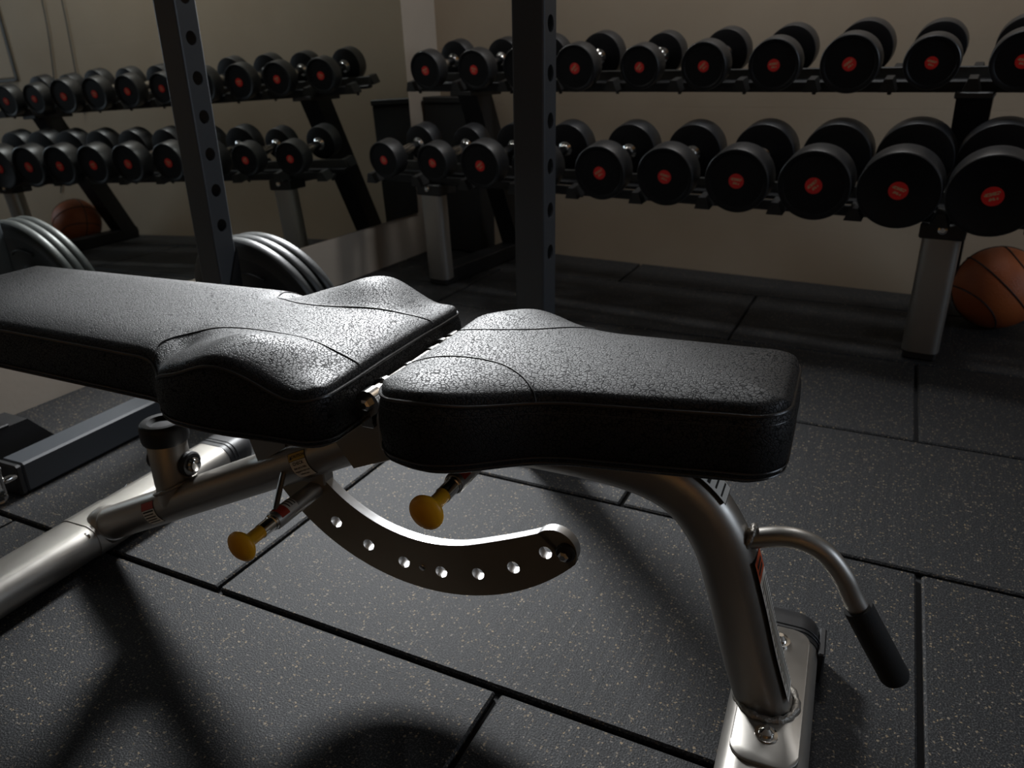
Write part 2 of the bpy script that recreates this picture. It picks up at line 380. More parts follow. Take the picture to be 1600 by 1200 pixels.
# added warm fill lamp, gives brown reflections on the camera-facing sides
wl_ = empty('warm_fill_lamp', (1.0, Y0+.12, 1.75), 0, 'small added warm fill lamp on the wall behind the camera position', 'lamp')
MB().lathe([(.05, 0), (.07, .02), (.07, .16), (.05, .18)], (0, 0, -.09), (0, 0, 1), 24).build('lamp_shade', M['white_paint'], wl_, True)
MB().cbox(-.04, .04, -.118, -.06, -.05, .05, .004).build('wall_bracket', M['white_paint'], wl_)
area_light('warm_light', (0, .02, -.1), (math.radians(-35), 0, 0), .12, .12, WARM_W, (1.0, .62, .30), wl_)
# added window high in the right-hand wall, cool fill for the upright faces
wn = tag(empty('fill_window_1', (X1-0.005, 1.1, 1.45)), kind='structure')
MB().box(-.004, .004, -.62, .62, -.45, .45).build('window_pane', M['window_glow'], wn)
fm = MB()
for a in ((-.66, .66, -.49, -.45), (-.66, .66, .45, .49), (-.66, -.62, -.45, .45), (.62, .66, -.45, .45), (-.02, .02, -.45, .45)): fm.box(-.03, .005, a[0], a[1], a[2], a[3])
fm.build('window_frame', M['white_paint'], wn)
area_light('window_fill', (-0.04, 0, 0), (0, PI/2, 0), 0.88, 1.2, RIGHT_FILL_W, (0.74, 0.85, 1.0), wn)
# thin cables and a flush hatch on the back wall, seen in the mirror
def wall_pt(x, z, out=0.006): y = wall_y(x); return (x+math.sin(WB)*out, y-math.cos(WB)*out, z)
for pts, lab in (([(0.56, 2.6), (0.55, 1.9), (0.535, 1.25), (0.60, 0.86), (0.70, 0.45), (0.80, 0.24)], 'thin grey cable hanging down the back wall to the floor behind the rack'),
                 ([(0.36, 2.6), (0.37, 1.9), (0.385, 1.25), (0.42, 0.86), (0.43, 0.66)], 'shorter thin grey cable hanging on the back wall nearer the corner')):
    tag(MB().tube([Vector(wall_pt(p[0], p[1])) for p in spline(pts, 6)], 0.003, 6, up=(0, 1, 0)).build('wall_cable', M['cable'], smooth=True), lab, 'cable')
hp = empty('wall_hatch', wall_pt(1.22, 1.3, 0.004), WB, 'flush access hatch panel on the back wall right of the cables', 'hatch')
MB().cbox(-.30, .30, -.004, .004, -.42, .6, .002).build('hatch_panel', M['wall'], hp)
hf = MB()
for a in ((-.32, -.305, -.44, .62), (.305, .32, -.44, .62), (-.32, .32, -.44, -.425), (-.32, .32, .605, .62)): hf.box(a[0], a[1], -.006, .004, a[2], a[3])
hf.build('hatch_frame', M['cable'], hp)

# ================================================================ DUMBBELL RACK
RA = math.radians(-6.0)
rk = empty('dumbbell_rack', (-1.476, 2.345, 0), RA, 'long two-tier black dumbbell rack with silver front legs along the back wall', 'rack')
RU0, RU1 = -0.235, 1.93
TILT = math.radians(11)
ct, st = math.cos(TILT), math.sin(TILT)
TIERS = {'up': (0.19, 0.742), 'lo': (-0.075, 0.456)}
def tier_pt(t, u, d, h):
    # d along the dumbbell axis from the front face, h perpendicular (up)
    v0, z0 = TIERS[t]; return (u, v0 + d*ct - h*st, z0 + d*st + h*ct)
def rack_box(name, t, u0, u1, d0, d1, h0, h1, mt, parent, c=0.003):
    mb = MB().cbox(u0, u1, d0, d1, h0, h1, c)
    mb.v = [tier_pt(t, *p) for p in mb.v]; return mb.build(name, mt, parent)
URAD = [.0665, .067, .0715, .0735, .065, .0695, .072, .0765, .067, .072]
LRAD = [.064, .063, .076, .079, .0815, .084, .088, .092, .0965, .099]
SLOT = [-0.124, 0.089, 0.282, 0.484, 0.708, 0.911, 1.115, 1.315, 1.513, 1.712]
for t, rmax in (('up', 0.078), ('lo', 0.094)):
    fd, rd = (0.066, 0.152) if t == 'up' else (0.080, 0.168)
    front_len = rd+0.03
    rack_box('front_rail', t, RU0, RU1, fd, fd+.030, -rmax-0.010, -rmax+0.004, M['black_steel'], rk)
    rack_box('front_rail_lip', t, RU0, RU1, fd, fd+.006, -rmax, -rmax+0.020, M['black_steel'], rk, .002)
    rack_box('rear_rail', t, RU0, RU1, rd, rd+.030, -rmax-0.010, -rmax+0.004, M['black_steel'], rk)
    rack_box('rear_rail_lip', t, RU0, RU1, rd+.022, rd+.030, -rmax, -rmax+0.034, M['rail_lip'], rk, .002)
    edges = [SLOT[0]-.1] + [(SLOT[i]+SLOT[i+1])/2 for i in range(9)] + [SLOT[9]+.1]
    for x in edges:
        for d0 in (0.024, front_len-0.004):
            mb = MB(); tri = [(-.022, -rmax), (.022, -rmax), (.010, -rmax+.034), (-.010, -rmax+.034)]
            mb.prism([(x+a, b) for a, b in tri], lambda p, d0=d0: tier_pt(t, p[0], d0, p[1]), lambda p, d0=d0: tier_pt(t, p[0], d0+0.05, p[1])).build('saddle', M['saddle'], rk)
    for x in edges:
        p = tier_pt(t, x, fd+.014, -rmax-0.010)
        MB().lathe([(0.006, 0), (0.006, 0.007), (0.003, 0.009)], p, (0, 0, -1), 8).build('rail_bolt', M['black_steel'], rk)
def leg_loft(path, wu, wv, r, mtl, name, parent):
    sec = rrect(wu, wv, r, 5)
    return MB().tube(path, lambda i, t: sec, up=(0, 1, 0)).build(name, mtl, parent, smooth=True)
for uc in (0.006, 1.622):
    # front leg: upright flat-oval tube in silver
    leg_loft([(uc, 0.055, 0.025), (uc, 0.045, 0.16), (uc, 0.035, 0.335)], 0.045, 0.03, 0.022, M['steel'], 'front_leg', rk)
    MB().cbox(uc-.052, uc+.052, 0.0, 0.10, 0.333, 0.372, .004).build('leg_bracket', M['black_steel'], rk)
    # tilted carrier under the lower tier, slanting rear strut, floor foot
    MB().cbox(uc-.04, uc+.04, 0.06, 0.44, 0.352, 0.372, .003).build('lower_carrier', M['black_steel'], rk)
    st_b = MB(); q = [(0.262, 0.664), (0.362, 0.664), (0.66, 0.03), (0.56, 0.03)]
    st_b.prism(q, lambda p: (uc-.042, p[0], p[1]), lambda p: (uc+.042, p[0], p[1])).build('rear_strut', M['black_steel'], rk)
    MB().cbox(uc-.045, uc+.045, 0.22, 0.43, 0.655, 0.672, .003).build('upper_carrier', M['black_steel'], rk)
    MB().cbox(uc-.04, uc+.04, 0.03, 0.66, 0.002, 0.06, .004).build('floor_foot', M['black_steel'], rk)
    MB().lathe([(0.011, 0), (0.011, .006), (0.006, .008)], (uc, 0.0, 0.358), (0, -1, 0), 10).build('bolt', M['chrome'], rk)

# dumbbells
def make_dumbbell(R, L, T):
    root = empty('dumbbell')
    for k, (o, ax) in enumerate((((0, 0, 0), (0, 1, 0)), ((0, L, 0), (0, -1, 0)))):
        hd = MB().lathe([(0.0, 0.004), (R*.82, 0.004), (R*.87, 0.001), (R*.965, 0.0), (R*.99, 0.0015), (R, 0.004), (R, T-.005), (R*.985, T-.0015), (R*.95, T), (R*.3, T+.002), (0, T+.002)], o, ax, 48).build('head', [M['urethane'], M['dish']], root, True, 32)
        for p_ in hd.data.polygons:
            if math.hypot(p_.center.x, p_.center.z) < R*.975: p_.material_index = 1
        mb = MB().lathe([(R*.235, 0.0), (R*.235, 0.0012), (0, 0.0016)], (0, 0, 0), (0, -1, 0), 20)
        sk = mb.build('sticker', M['sticker'], hd, True)
        uvl = sk.data.uv_layers.new(name='uv')
        for lo in sk.data.loops:
            p = sk.data.vertices[lo.vertex_index].co; uvl.data[lo.index].uv = (0.5+p.x/(R*.47), 0.5+p.z/(R*.47))
        sk.location = (0, 0.004, 0) if k == 0 else (0, L-0.004, 0)
        sk.rotation_euler = (0, random.uniform(-.9, .9), 0) if k == 0 else (0, 0, PI)
    MB().lathe([(0.024, T), (0.024, T+.008), (0.0155, T+.014), (0.0165, L/2), (0.0155, L-T-.014), (0.024, L-T-.008), (0.024, L-T)], (0, 0, 0), (0, 1, 0), 20).build('handle', M['chrome'], root, True, 50)
    return root
ordu = ['leftmost', 'second', 'third', 'fourth', 'fifth', 'sixth', 'seventh', 'eighth', 'ninth', 'tenth']
rot_rk = Matrix.Translation(rk.location) @ Matrix.Rotation(RA, 4, 'Z')
for t in ('up', 'lo'):
    for i in range(10):
        R = (URAD if t == 'up' else LRAD)[i]
        L = (0.245 + .02*i/9) if t == 'up' else (0.27 + 0.06*i/9); T = (0.055 + .006*i/9) if t == 'up' else (0.06 + .015*i/9)
        o = make_dumbbell(R, L, T)
        rmax = 0.078 if t == 'up' else 0.094
        p = tier_pt(t, SLOT[i], 0.0, 0.0)
        o.location = rot_rk @ Vector(p)
        o.rotation_euler = (TILT, 0, RA + random.uniform(-.02, .02))
        nm = ordu[i]
        where = 'upper' if t == 'up' else 'lower'
        extra = {0: 'end dumbbell of the %s tier beside the mirror wall' % where, 9: 'dumbbell of the %s tier at the right edge of the picture' % where}
        lab = 'black round ' + (extra[i] if i in extra else '%s dumbbell from the mirror end on the %s tier' % (nm, where))
        tag(o, lab, 'dumbbell', 'dumbbells on the %s tier' % where)

# black box in the corner behind the rack
bx = empty('storage_box', (-1.675, 2.955, 0), math.radians(-2), 'tall plain black box standing in the corner behind the rack end', 'box')
MB().cbox(-.13, .13, -.07, .05, 0.004, .615, .005).build('box_body', M['box'], bx)
MB().cbox(-.133, .133, -.074, .054, .615, .64, .004).build('box_lid', M['box'], bx)

# basketball
BR = 0.12
bl = empty('basketball', (0.335, 2.60, BR+.001), 0, 'orange basketball with black seams on the floor under the rack end', 'ball')
bmb = bmesh.new(); bmesh.ops.create_uvsphere(bmb, u_segments=48, v_segments=28, radius=BR)
me = bpy.data.meshes.new('ball_skin'); bmb.to_mesh(me); bmb.free(); me.materials.append(M['ball'])
for p in me.polygons: p.use_smooth = True
sk = bpy.data.objects.new('ball_skin', me); C.objects.link(sk); sk.parent = bl
def sph(v): return Vector(v).normalized()*(BR+.0003)
for k in range(4):
    pts = []
    for i in range(64):
        a = 2*PI*i/64
        if k == 0: v = (math.cos(a), math.sin(a), 0)
        elif k == 1: v = (0, math.cos(a), math.sin(a))
        else:
            sgn = 1 if k == 2 else -1
            v = (sgn*(0.62+.12*math.cos(2*a)), 0.75*math.cos(a), 0.75*math.sin(a))
        pts.append(sph(v))
    MB().tube(pts, 0.0023, 6, closed=True, up=(.3, .2, .9)).build('ball_seam', M['black_rubber'], bl, True)
bd = Vector((-.335, -2.6, .62)).normalized(); br = (-bd).cross(Vector((0, 0, 1))).normalized(); bdn = (-bd).cross(br)
by = (br*.77+bdn*.64).normalized(); bx = (br*.64-bdn*.77).normalized()
bl.rotation_euler = (Matrix((bx, by, bx.cross(by))).transposed() @ Matrix.Rotation(math.radians(-9), 3, 'Y') @ Matrix.Rotation(math.radians(14), 3, 'X')).to_euler()

# ================================================================ POWER RACK
UW = 0.06
pr = empty('power_rack', (-1.387, 1.277, 0), math.radians(1.9), 'slate grey steel power rack with two perforated uprights behind the bench', 'power rack')
US = 0.802
def upright(x):
    mb = MB(); h = UW/2; zt = 2.2; p0 = 0.431; sp = 0.0778; rh = 0.0142; c = 0.004
    # plain faces front and back with slightly rounded corners
    for sy in (-1, 1):
        mb.add([(x-h+c, sy*h, 0.004), (x+h-c, sy*h, 0.004), (x+h-c, sy*h, zt), (x-h+c, sy*h, zt)], [(0, 1, 2, 3)])
    for sx in (-1, 1):
        for sy in (-1, 1):
            mb.add([(x+sx*(h-c), sy*h, 0.004), (x+sx*(h-.3*c), sy*(h-.3*c), .004), (x+sx*h, sy*(h-c), .004), (x+sx*(h-c), sy*h, zt), (x+sx*(h-.3*c), sy*(h-.3*c), zt), (x+sx*h, sy*(h-c), zt)], [(0, 1, 4, 3), (1, 2, 5, 4)])
        zs = 0.004; z = p0-sp/2
        mb.add([(x+sx*h, -h+c, zs), (x+sx*h, h-c, zs), (x+sx*h, h-c, z), (x+sx*h, -h+c, z)], [(0, 1, 2, 3)])
        while z+sp < zt:
            zc = z+sp/2; m4 = 5; w2 = h-c; hh = sp/2
            walk = [(lerp(-w2, w2, k/m4), -hh) for k in range(m4)] + [(w2, lerp(-hh, hh, k/m4)) for k in range(m4)] + [(lerp(w2, -w2, k/m4), hh) for k in range(m4)] + [(-w2, lerp(hh, -hh, k/m4)) for k in range(m4)]
            n = len(walk); ths = [-3*PI/4+2*PI*k/n for k in range(n)]
            outer = [(x+sx*h, q[0], zc+q[1]) for q in walk]; ring = [(x+sx*h, math.cos(t)*rh, zc+math.sin(t)*rh) for t in ths]; ring2 = [(x+sx*(h-.0035), math.cos(t)*rh, zc+math.sin(t)*rh) for t in ths]
            mb.add(outer+ring+ring2, [(k, (k+1) % n, n+(k+1) % n, n+k) for k in range(n)] + [(n+k, n+(k+1) % n, 2*n+(k+1) % n, 2*n+k) for k in range(n)])
            z += sp
        mb.add([(x+sx*h, -h+c, z), (x+sx*h, h-c, z), (x+sx*h, h-c, zt), (x+sx*h, -h+c, zt)], [(0, 1, 2, 3)])
    # inner dark liner so the tube reads as hollow steel
    return mb.build('upright', M['slate'], pr)
upright(0.0); upright(US)
MB().cbox(-.112, -.050, -.53, .055, .004, .066, .004).build('base_tube', M['slate'], pr)
MB().cbox(-.052, .034, -.034, .034, .003, .012, .002).build('foot_flange', M['slate'], pr)
MB().cbox(-.1125, -.0495, -.545, -.53, .003, .0665, .004).build('tube_end_cap', M['black_rubber'], pr)
MB().cbox(.036, 1.09, -.028, .028, .004, .062, .003).build('floor_crossbar', M['black_steel'], pr)
MB().cbox(-.03, US+.03, -.03, .03, 2.2, 2.26, .004).build('top_crossbar', M['slate'], pr)
gs = MB(); gs.prism([(-.031, .24), (.03, .375), (.03, .07), (-.031, .07)], lambda p: (.031, p[0], p[1]), lambda p: (.035, p[0], p[1])); gs.build('dark_wedge', M['black_steel'], pr)  # dark wedge added where the upright's lower face turns black
for y in (-.50, -.14): MB().lathe([(.007, 0), (.007, .022 if y < -.3 else .035), (.005, .025 if y < -.3 else .038)], (-.058 if y < -.3 else -.08, y-(.042 if y < -.3 else 0), .045), (0, -1 if y < -.3 else 0.01, 0 if y < -.3 else 1), 12).build('band_peg', M['chrome'], pr, True)

# carabiners clipped to the rack foot
def carabiner(loc, rot, label):
    e = empty('carabiner', loc, 0, label, 'carabiner', 'carabiners on the power rack foot'); e.rotation_euler = rot
    pts = spline([(-.009, 0, .0), (-.013, 0, -.03), (-.017, 0, -.055), (-.010, 0, -.069), (.006, 0, -.069), (.012, 0, -.058), (.0115, 0, -.052)], 6)
    MB().tube(pts, 0.0035, 8, up=(0, 1, 0)).build('body', M['chrome'], e, True)
    pts = spline([(-.009, 0, 0), (-.006, 0, .008), (.001, 0, .0105), (.0065, 0, .005), (.0075, 0, -.008)], 6)
    MB().tube(pts, 0.0035, 8, up=(0, 1, 0)).build('hook_end', M['chrome'], e, True)
    MB().tube([(.0075, 0, -.01), (.0115, 0, -.05)], 0.0027, 8, up=(0, 1, 0)).build('gate', M['chrome'], e, True)
carabiner((-1.425, 0.700, .073), (math.radians(4), math.radians(6), math.radians(62)), 'steel carabiner hanging at the near end of the grey rack foot')
carabiner((-1.50, 1.11, .078), (math.radians(90), 0, math.radians(70)), 'steel carabiner lying on the rack foot beneath the back pad')

# dark rubber foot by the skirting
bk = empty('rubber_stop', (-1.655, .83, 0), math.radians(0), 'black rubber stop block on the floor between skirting and rack foot', 'block')
mb = MB(); mb.prism([(-.40, .002), (.105, .002), (.055, .066), (-.40, .066)], lambda p: (-.035, p[0], p[1]), lambda p: (.045, p[0], p[1])); mb.build('block_body', M['black_rubber'], bk)
MB().cbox(-.037, .047, -.40, .015, .066, .072, .002).build('block_top', M['black_steel'], bk)

# weight plates leaning behind the left upright
def plate(loc, R, T, tilt, rz, label):
    e = empty('weight_plate', loc, 0, label, 'weight plate', 'weight plates behind the left upright'); e.rotation_euler = (tilt, 0, rz)
    # axis along local y, centre at height R
    c = (0, 0, R)
    MB().lathe([(R*.16, T*.15), (R*.24, T*.02), (R*.27, T*.2), (R*.30, T*.3), (R*.70, T*.3), (R*.74, T*.24), (R*.74, T*.76), (R*.30, T*.7), (R*.27, T*.8), (R*.24, T*.98), (R*.16, T*.85)], c, (0, 1, 0), 48).build('disc', M['iron'], e, True, 30)
    rim = MB().lathe([(R*.74, T*.24), (R*.86, T*.03), (R*.90, 0)], c, (0, 1, 0), 64)
    rim = MB(); prof = [(R*.735, T*.2), (R*.86, T*.04), (R*.93, 0.0), (R*.985, T*.06), (R, T*.25), (R, T*.75), (R*.985, T*.94), (R*.93, T), (R*.86, T*.96), (R*.735, T*.8)]
    n = 64; rings = [[(r*math.cos(2*PI*j/n), d, R+r*math.sin(2*PI*j/n)) for j in range(n)] for r, d in prof]
    rim.loft(rings, closed=True); rim.build('rim', M['iron_rim'], e, True, 50)
    for k in range(3):
        a = PI/2 + k*2*PI/3
        pts = [(R*.52*math.cos(a+da), T*.27, R+R*.52*math.sin(a+da)) for da in [(-.5+i/10)*1.1 for i in range(11)]]
        MB().tube(pts, 0.004, 6, up=(0, 1, 0)).build('raised_band', M['iron'], e, True)
PT = math.radians(-16)
yb0 = 1.415
for i, lab in enumerate(('grey-rimmed weight plate right behind the left upright', 'middle weight plate in the stack behind the left upright', 'rearmost weight plate in the stack behind the left upright')):
    plate((-1.385+.006*i, yb0+.031*i+.013, 0.009), 0.196, 0.026, -PT, math.radians(0), lab)

# ================================================================ THE BENCH
bn = empty('adjustable_bench', (-0.035, 0.735, 0), math.radians(2.5), 'adjustable weight bench with black leather pads and silver frame', 'bench')

def make_pad(name, s0, s1, wtab, zfun, humpfun, thick, rc, off, crown=0.013, re=0.007, ns=90):
    # s runs from s0 to s1; half-width table; corner radius rc
    def hw(s):
        w_ = interp(wtab, s); d = min(s-s0, s1-s)
        if d < rc: w_ = w_ - rc + math.sqrt(max(0, rc*rc-(rc-d)**2))
        return w_
    ss = []
    k = 12
    for i in range(k): ss.append(s0 + rc*(1-math.cos(PI/2*i/k)))
    for i in range(ns+1): ss.append(lerp(s0+rc, s1-rc, i/ns))
    for i in range(k-1, -1, -1): ss.append(s1 - rc*(1-math.cos(PI/2*i/k)))
    tt = []
    for i in range(49):
        x = -1 + 2*i/48; tt.append(math.sin(x*PI/2)*.5 + x*.5 if False else (math.copysign(1-(1-abs(x))**1.7, x)))
    def top(s, t):
        w_ = hw(s); d = min((1-abs(t))*w_, s-s0, s1-s)
        drop = re - math.sqrt(max(0, re*re-(re-d)**2)) if d < re else 0
        dome = crown*(1-math.exp(-d/0.026))
        return (s, off + t*w_, zfun(s) + dome + humpfun(s, t) - drop)
    verts = [top(s, t) for s in ss for t in tt]; nt_ = len(tt); faces = []
    for i in range(len(ss)-1):
        for j in range(nt_-1): faces.append((i*nt_+j, (i+1)*nt_+j, (i+1)*nt_+j+1, i*nt_+j+1))
    # boundary loop
    loop = [i*nt_ for i in range(len(ss))] + [(len(ss)-1)*nt_+j for j in range(1, nt_)] + [i*nt_+nt_-1 for i in range(len(ss)-2, -1, -1)] + [j for j in range(nt_-2, 0, -1)]
    B = [Vector(verts[i]) for i in loop]
    cen = Vector(((s0+s1)/2, off, 0))
    def inset(k, dist):
        n = len(B); a, b = B[(k-2) % n], B[(k+2) % n]; t = Vector((b.x-a.x, b.y-a.y, 0))
        if t.length < 1e-9: return Vector((0, 0, 0))
        t.normalize(); return Vector((-t.y, t.x, 0))*dist
    mb = MB(); mb.v = [tuple(v) for v in verts]; mb.f = list(faces); mb.mi = [0]*len(faces)
    base = list(loop); prev = base
    for (dz, ins) in ((-.006, -.0015), (-.2*thick, -.0045), (-.5*thick, -.0055), (-.8*thick, -.003), (-.93*thick, .001), (-thick, .010)):
        ring = []
        for k, p in enumerate(B):
            q = p + inset(k, ins); q.z = lerp(p.z, zfun(p.x), min(1, -dz/(.8*thick))) + dz; mb.v.append(tuple(q)); ring.append(len(mb.v)-1)
        for k in range(len(B)):
            k2 = (k+1) % len(B); mb.f.append((prev[k], prev[k2], ring[k2], ring[k])); mb.mi.append(0)
        prev = ring
    # bottom
    c_i = len(mb.v); mb.v.append((cen.x, off, zfun(cen.x)-thick))
    mid = []
    for k in range(len(B)):
        p = Vector(mb.v[prev[k]]); mb.v.append((p.x, lerp(p.y, off, .9), p.z)); mid.append(len(mb.v)-1)
    for k in range(len(B)):
        k2 = (k+1) % len(B); mb.f.append((prev[k], prev[k2], mid[k2], mid[k])); mb.mi.append(0)
    ob = mb.build(name, M['leather'], bn, True, 60)
    step = [B[k] + inset(k, -.0012) + Vector((0, 0, -.001)) for k in range(0, len(B))]
    pp = [step[0]]
    for p in step[1:]:
        if (p-pp[-1]).length > .003: pp.append(p)
    MB().tube(pp, 0.0021, 8, closed=True).build('piping', M['piping'], ob, True)
    for dz, ins in ((-.80*thick, -.004), (-.88*thick, -.0025), (-.012, -.0022)):
        low = []
        for k, p in enumerate(B):
            q = p + inset(k, ins); q.z = lerp(p.z, zfun(p.x), min(1, -dz/(.8*thick))) + dz
            if not low or (q-low[-1]).length > .004: low.append(q)
        MB().tube(low, 0.0011, 6, closed=True).build('edge_stitching', M['piping'], ob, True)
    return ob, top, hw
def seam(ob, top, hw, off, pts, name='panel_seam'):
    out = []
    for p in spline(pts, 10):
        t = max(-1, min(1, (p[1]-off)/hw(p[0]))); q = Vector(top(p[0], t)); out.append(q + Vector((0, 0, .0002)))
    MB().tube(out, 0.0010, 6).build(name, M['thread'], ob, True)
    return out
# seat pad
SOFF = 0.004
seat_z = lambda s: 0.449 + (s+.42)*0.020/.40
def seat_h(s, t): return 0.008*math.exp(-((s+.355)/.05)**2)*max(0, (abs(t)-.4)/.6)
seat_w = [(-.43, .130), (-.40, .141), (-.37, .150), (-.345, .151), (-.315, .141), (-.285, .123), (-.255, .107), (-.225, .098), (-.19, .094), (-.12, .088), (-.07, .083), (-.02, .080)]
seat, s_top, s_hw = make_pad('seat_pad', -.425, -.018, seat_w, seat_z, seat_h, .083, .034, SOFF)
for sg in (-1, 1):
    seam(seat, s_top, s_hw, SOFF, [(-.424, SOFF+sg*.062), (-.39, SOFF+sg*.050), (-.35, SOFF+sg*.050), (-.31, SOFF+sg*.060), (-.275, SOFF+sg*.082), (-.25, SOFF+sg*s_hw(-.25))])
# back pad
BOFF = 0.012
back_z = lambda s: 0.448
def back_h(s, t):
    g = math.exp(-((s+.594)/.055)**2); a = max(0, min(1, (abs(t)-.25)/.5)); a = a*a*(3-2*a)
    return 0.025*g*a - 0.006*math.exp(-((s+.505)/.03)**2)*a - 0.012*math.exp(-((s+.708)/.022)**2)*a*a
back_w = [(-1.30, .120), (-1.1, .126), (-.9, .132), (-.78, .136), (-.735, .139), (-.715, .150), (-.695, .167), (-.665, .178), (-.60, .180), (-.55, .174), (-.51, .171), (-.47, .168)]
back, b_top, b_hw = make_pad('back_pad', -1.27, -.471, back_w, back_z, back_h, .072, .026, BOFF, ns=130)
for sg in (-1, 1):
    seam(back, b_top, b_hw, BOFF, [(-.728, BOFF+sg*b_hw(-.728)), (-.737, BOFF+sg*.115), (-.722, BOFF+sg*.082), (-.68, BOFF+sg*.060), (-.63, BOFF+sg*.056), (-.57, BOFF+sg*.064), (-.52, BOFF+sg*.074), (-.473, BOFF+sg*.084)])

# hinge between the pads
hg = MB().tube([(-.449, -.10, .417), (-.449, .115, .417)], .0125, 20).build('hinge_barrel', M['steel'], bn, True, 50)
for y0, y1, r in ((-.102, -.085, .015), (-.066, -.058, .0165), (-.012, -.004, .0145), (.045, .053, .0145), (.074, .082, .0165), (.1, .117, .015)):
    MB().lathe([(.012, y0), (r, y0), (r, y1), (.012, y1)], (-.449, 0, .417), (0, 1, 0), 24).build('hinge_collar', M['chrome'], hg, True, 40)
MB().lathe([(.007, 0), (.007, .005), (.004, .007)], (-.449, -.102, .417), (0, -1, 0), 6).build('hinge_bolt', M['chrome'], hg)
MB().cbox(-.468, -.438, -.06, .06, .335, .42, .003).build('hinge_bracket', M['steel'], bn)
MB().cbox(-.462, -.446, -.098, -.090, .385, .40, .001).build('hinge_tab', M['chrome'], bn)

# main tube
TA, TB = Vector((-1.075, 0, .048)), Vector((-.455, 0, .348))
td = (TB-TA).normalized(); tn = Vector((-td.z, 0, td.x)); TR = .0285
main_ang = math.atan2(td.z, td.x)
sec_main = [(TR*math.cos(2*PI*j/32), TR*math.sin(2*PI*j/32)) for j in range(32)]
mtube = MB().tube([TA, TA.lerp(TB, .35), TA.lerp(TB, .7), TB], lambda i, t: sec_main, up=(0, 0, 1)).build('main_tube', M['steel'], bn, True, 50)
# front leg: one bent tube from under the seat to the front foot
leg_path = spline([(-.52, 0, .312), (-.44, 0, .345), (-.34, 0, .352), (-.22, 0, .352), (-.15, 0, .342), (-.105, 0, .318), (-.072, 0, .272), (-.05, 0, .21), (-.028, 0, .135), (-.003, 0, .060)], 8)
sec_leg = rrect(.0315, .0275, .0235, 6)
leg = MB().tube(leg_path, lambda i, t: sec_leg, up=(0, 1, 0)).build('front_leg', M['steel'], bn, True, 50)
# seat carrier and flared gusset under the seat
MB().cbox(-.42, -.08, -.024, .024, .366, .379, .003).build('seat_carrier', M['steel'], bn)
MB().cbox(-.44, -.36, -.045, .045, .35, .378, .003).build('seat_bracket', M['black_steel'], bn)
mb = MB(); mb.prism([(-.56, .325), (-.455, .380), (-.435, .37), (-.438, .322), (-.53, .283)], lambda p: (p[0], -.0305, p[1]), lambda p: (p[0], .0305, p[1])); mb.build('knuckle', M['steel'], bn)
# back pad carrier plates
for y in (-.018, .014):
    mb = MB(); mb.prism([(-.735, .376), (-.655, .376), (-.648, .285), (-.70, .25)], lambda p, y=y: (p[0], y, p[1]), lambda p, y=y: (p[0], y+.004, p[1])); mb.build('carrier_plate', M['steel'], bn)
MB().cbox(-1.15, -.50, -.02, .02, .350, .378, .003).build('back_carrier', M['black_steel'], bn)
# weld beads
def bead(path, r, parent, closed=True):
    P = [Vector(p) for p in path]; return MB().tube(P, [r*(1+.22*math.sin(i*2.1)+.1*math.sin(i*5.3)) for i in range(len(P))], 8, closed=closed).build('weld_bead', M['weld'], parent, True, 80)

# post with rubber bumper on the main tube
pb = Vector((-.893, 0, .14))
post = MB().lathe([(.029, 0), (.029, .105), (.0275, .107)], pb, (0, 0, 1), 32).build('rest_post', M['steel'], bn, True, 50)
MB().lathe([(.017, .128), (.022, .134), (.030, .1345), (.0335, .131), (.0345, .125), (.0345, .108), (.033, .103), (.012, .103), (.012, .120), (.017, .126)], pb, (0, 0, 1), 36).build('rubber_bumper', M['black_rubber'], post, True, 40)
bead([(pb.x+.031*math.cos(a), .031*math.sin(a), .165+.5*.031*math.cos(a)) for a in [2*PI*i/40 for i in range(40)]], .003, post)

# rear foot: flat oval tube across the bench
def foot(name, s, b0, b1, w2, h2):
    sec = rrect(w2, h2, h2*.92, 8)
    return MB().tube([(s, b0, h2+.006), (s, b1, h2+.006)], lambda i, t: sec).build(name, M['steel'], bn, True, 50)
RS = -1.10
rf = foot('rear_foot', RS, -.36, .27, .046, .029)
def end_cap(s, b, sgn, w2, h2, parent, L=.075):
    prof = [(0, 1.03), (.55*L, 1.04), (.8*L, .97), (.94*L, .82), (L, .55)]
    sec = rrect(w2, h2, h2*.92, 8)
    rings = [[(s+p[0]*k, b+sgn*d, h2+.006 + (p[1]*k if p[1] > 0 else p[1]*1.15)) for p in sec] for d, k in prof]
    c = MB().loft(rings).build('end_cap', M['black_rubber'], parent, True, 40)
    for x in (.16, .28):
        MB().tube([(s+p[0]*1.05, b+sgn*L*x, h2+.006+p[1]*1.05) for p in sec if p[1] > -h2*.5], .0009, 6, up=(0, 1, 0)).build('cap_rib', M['black_rubber'], c, True)
    return c
end_cap(RS, .27, 1, .046, .029, rf); end_cap(RS, -.36, -1, .046, .029, rf)
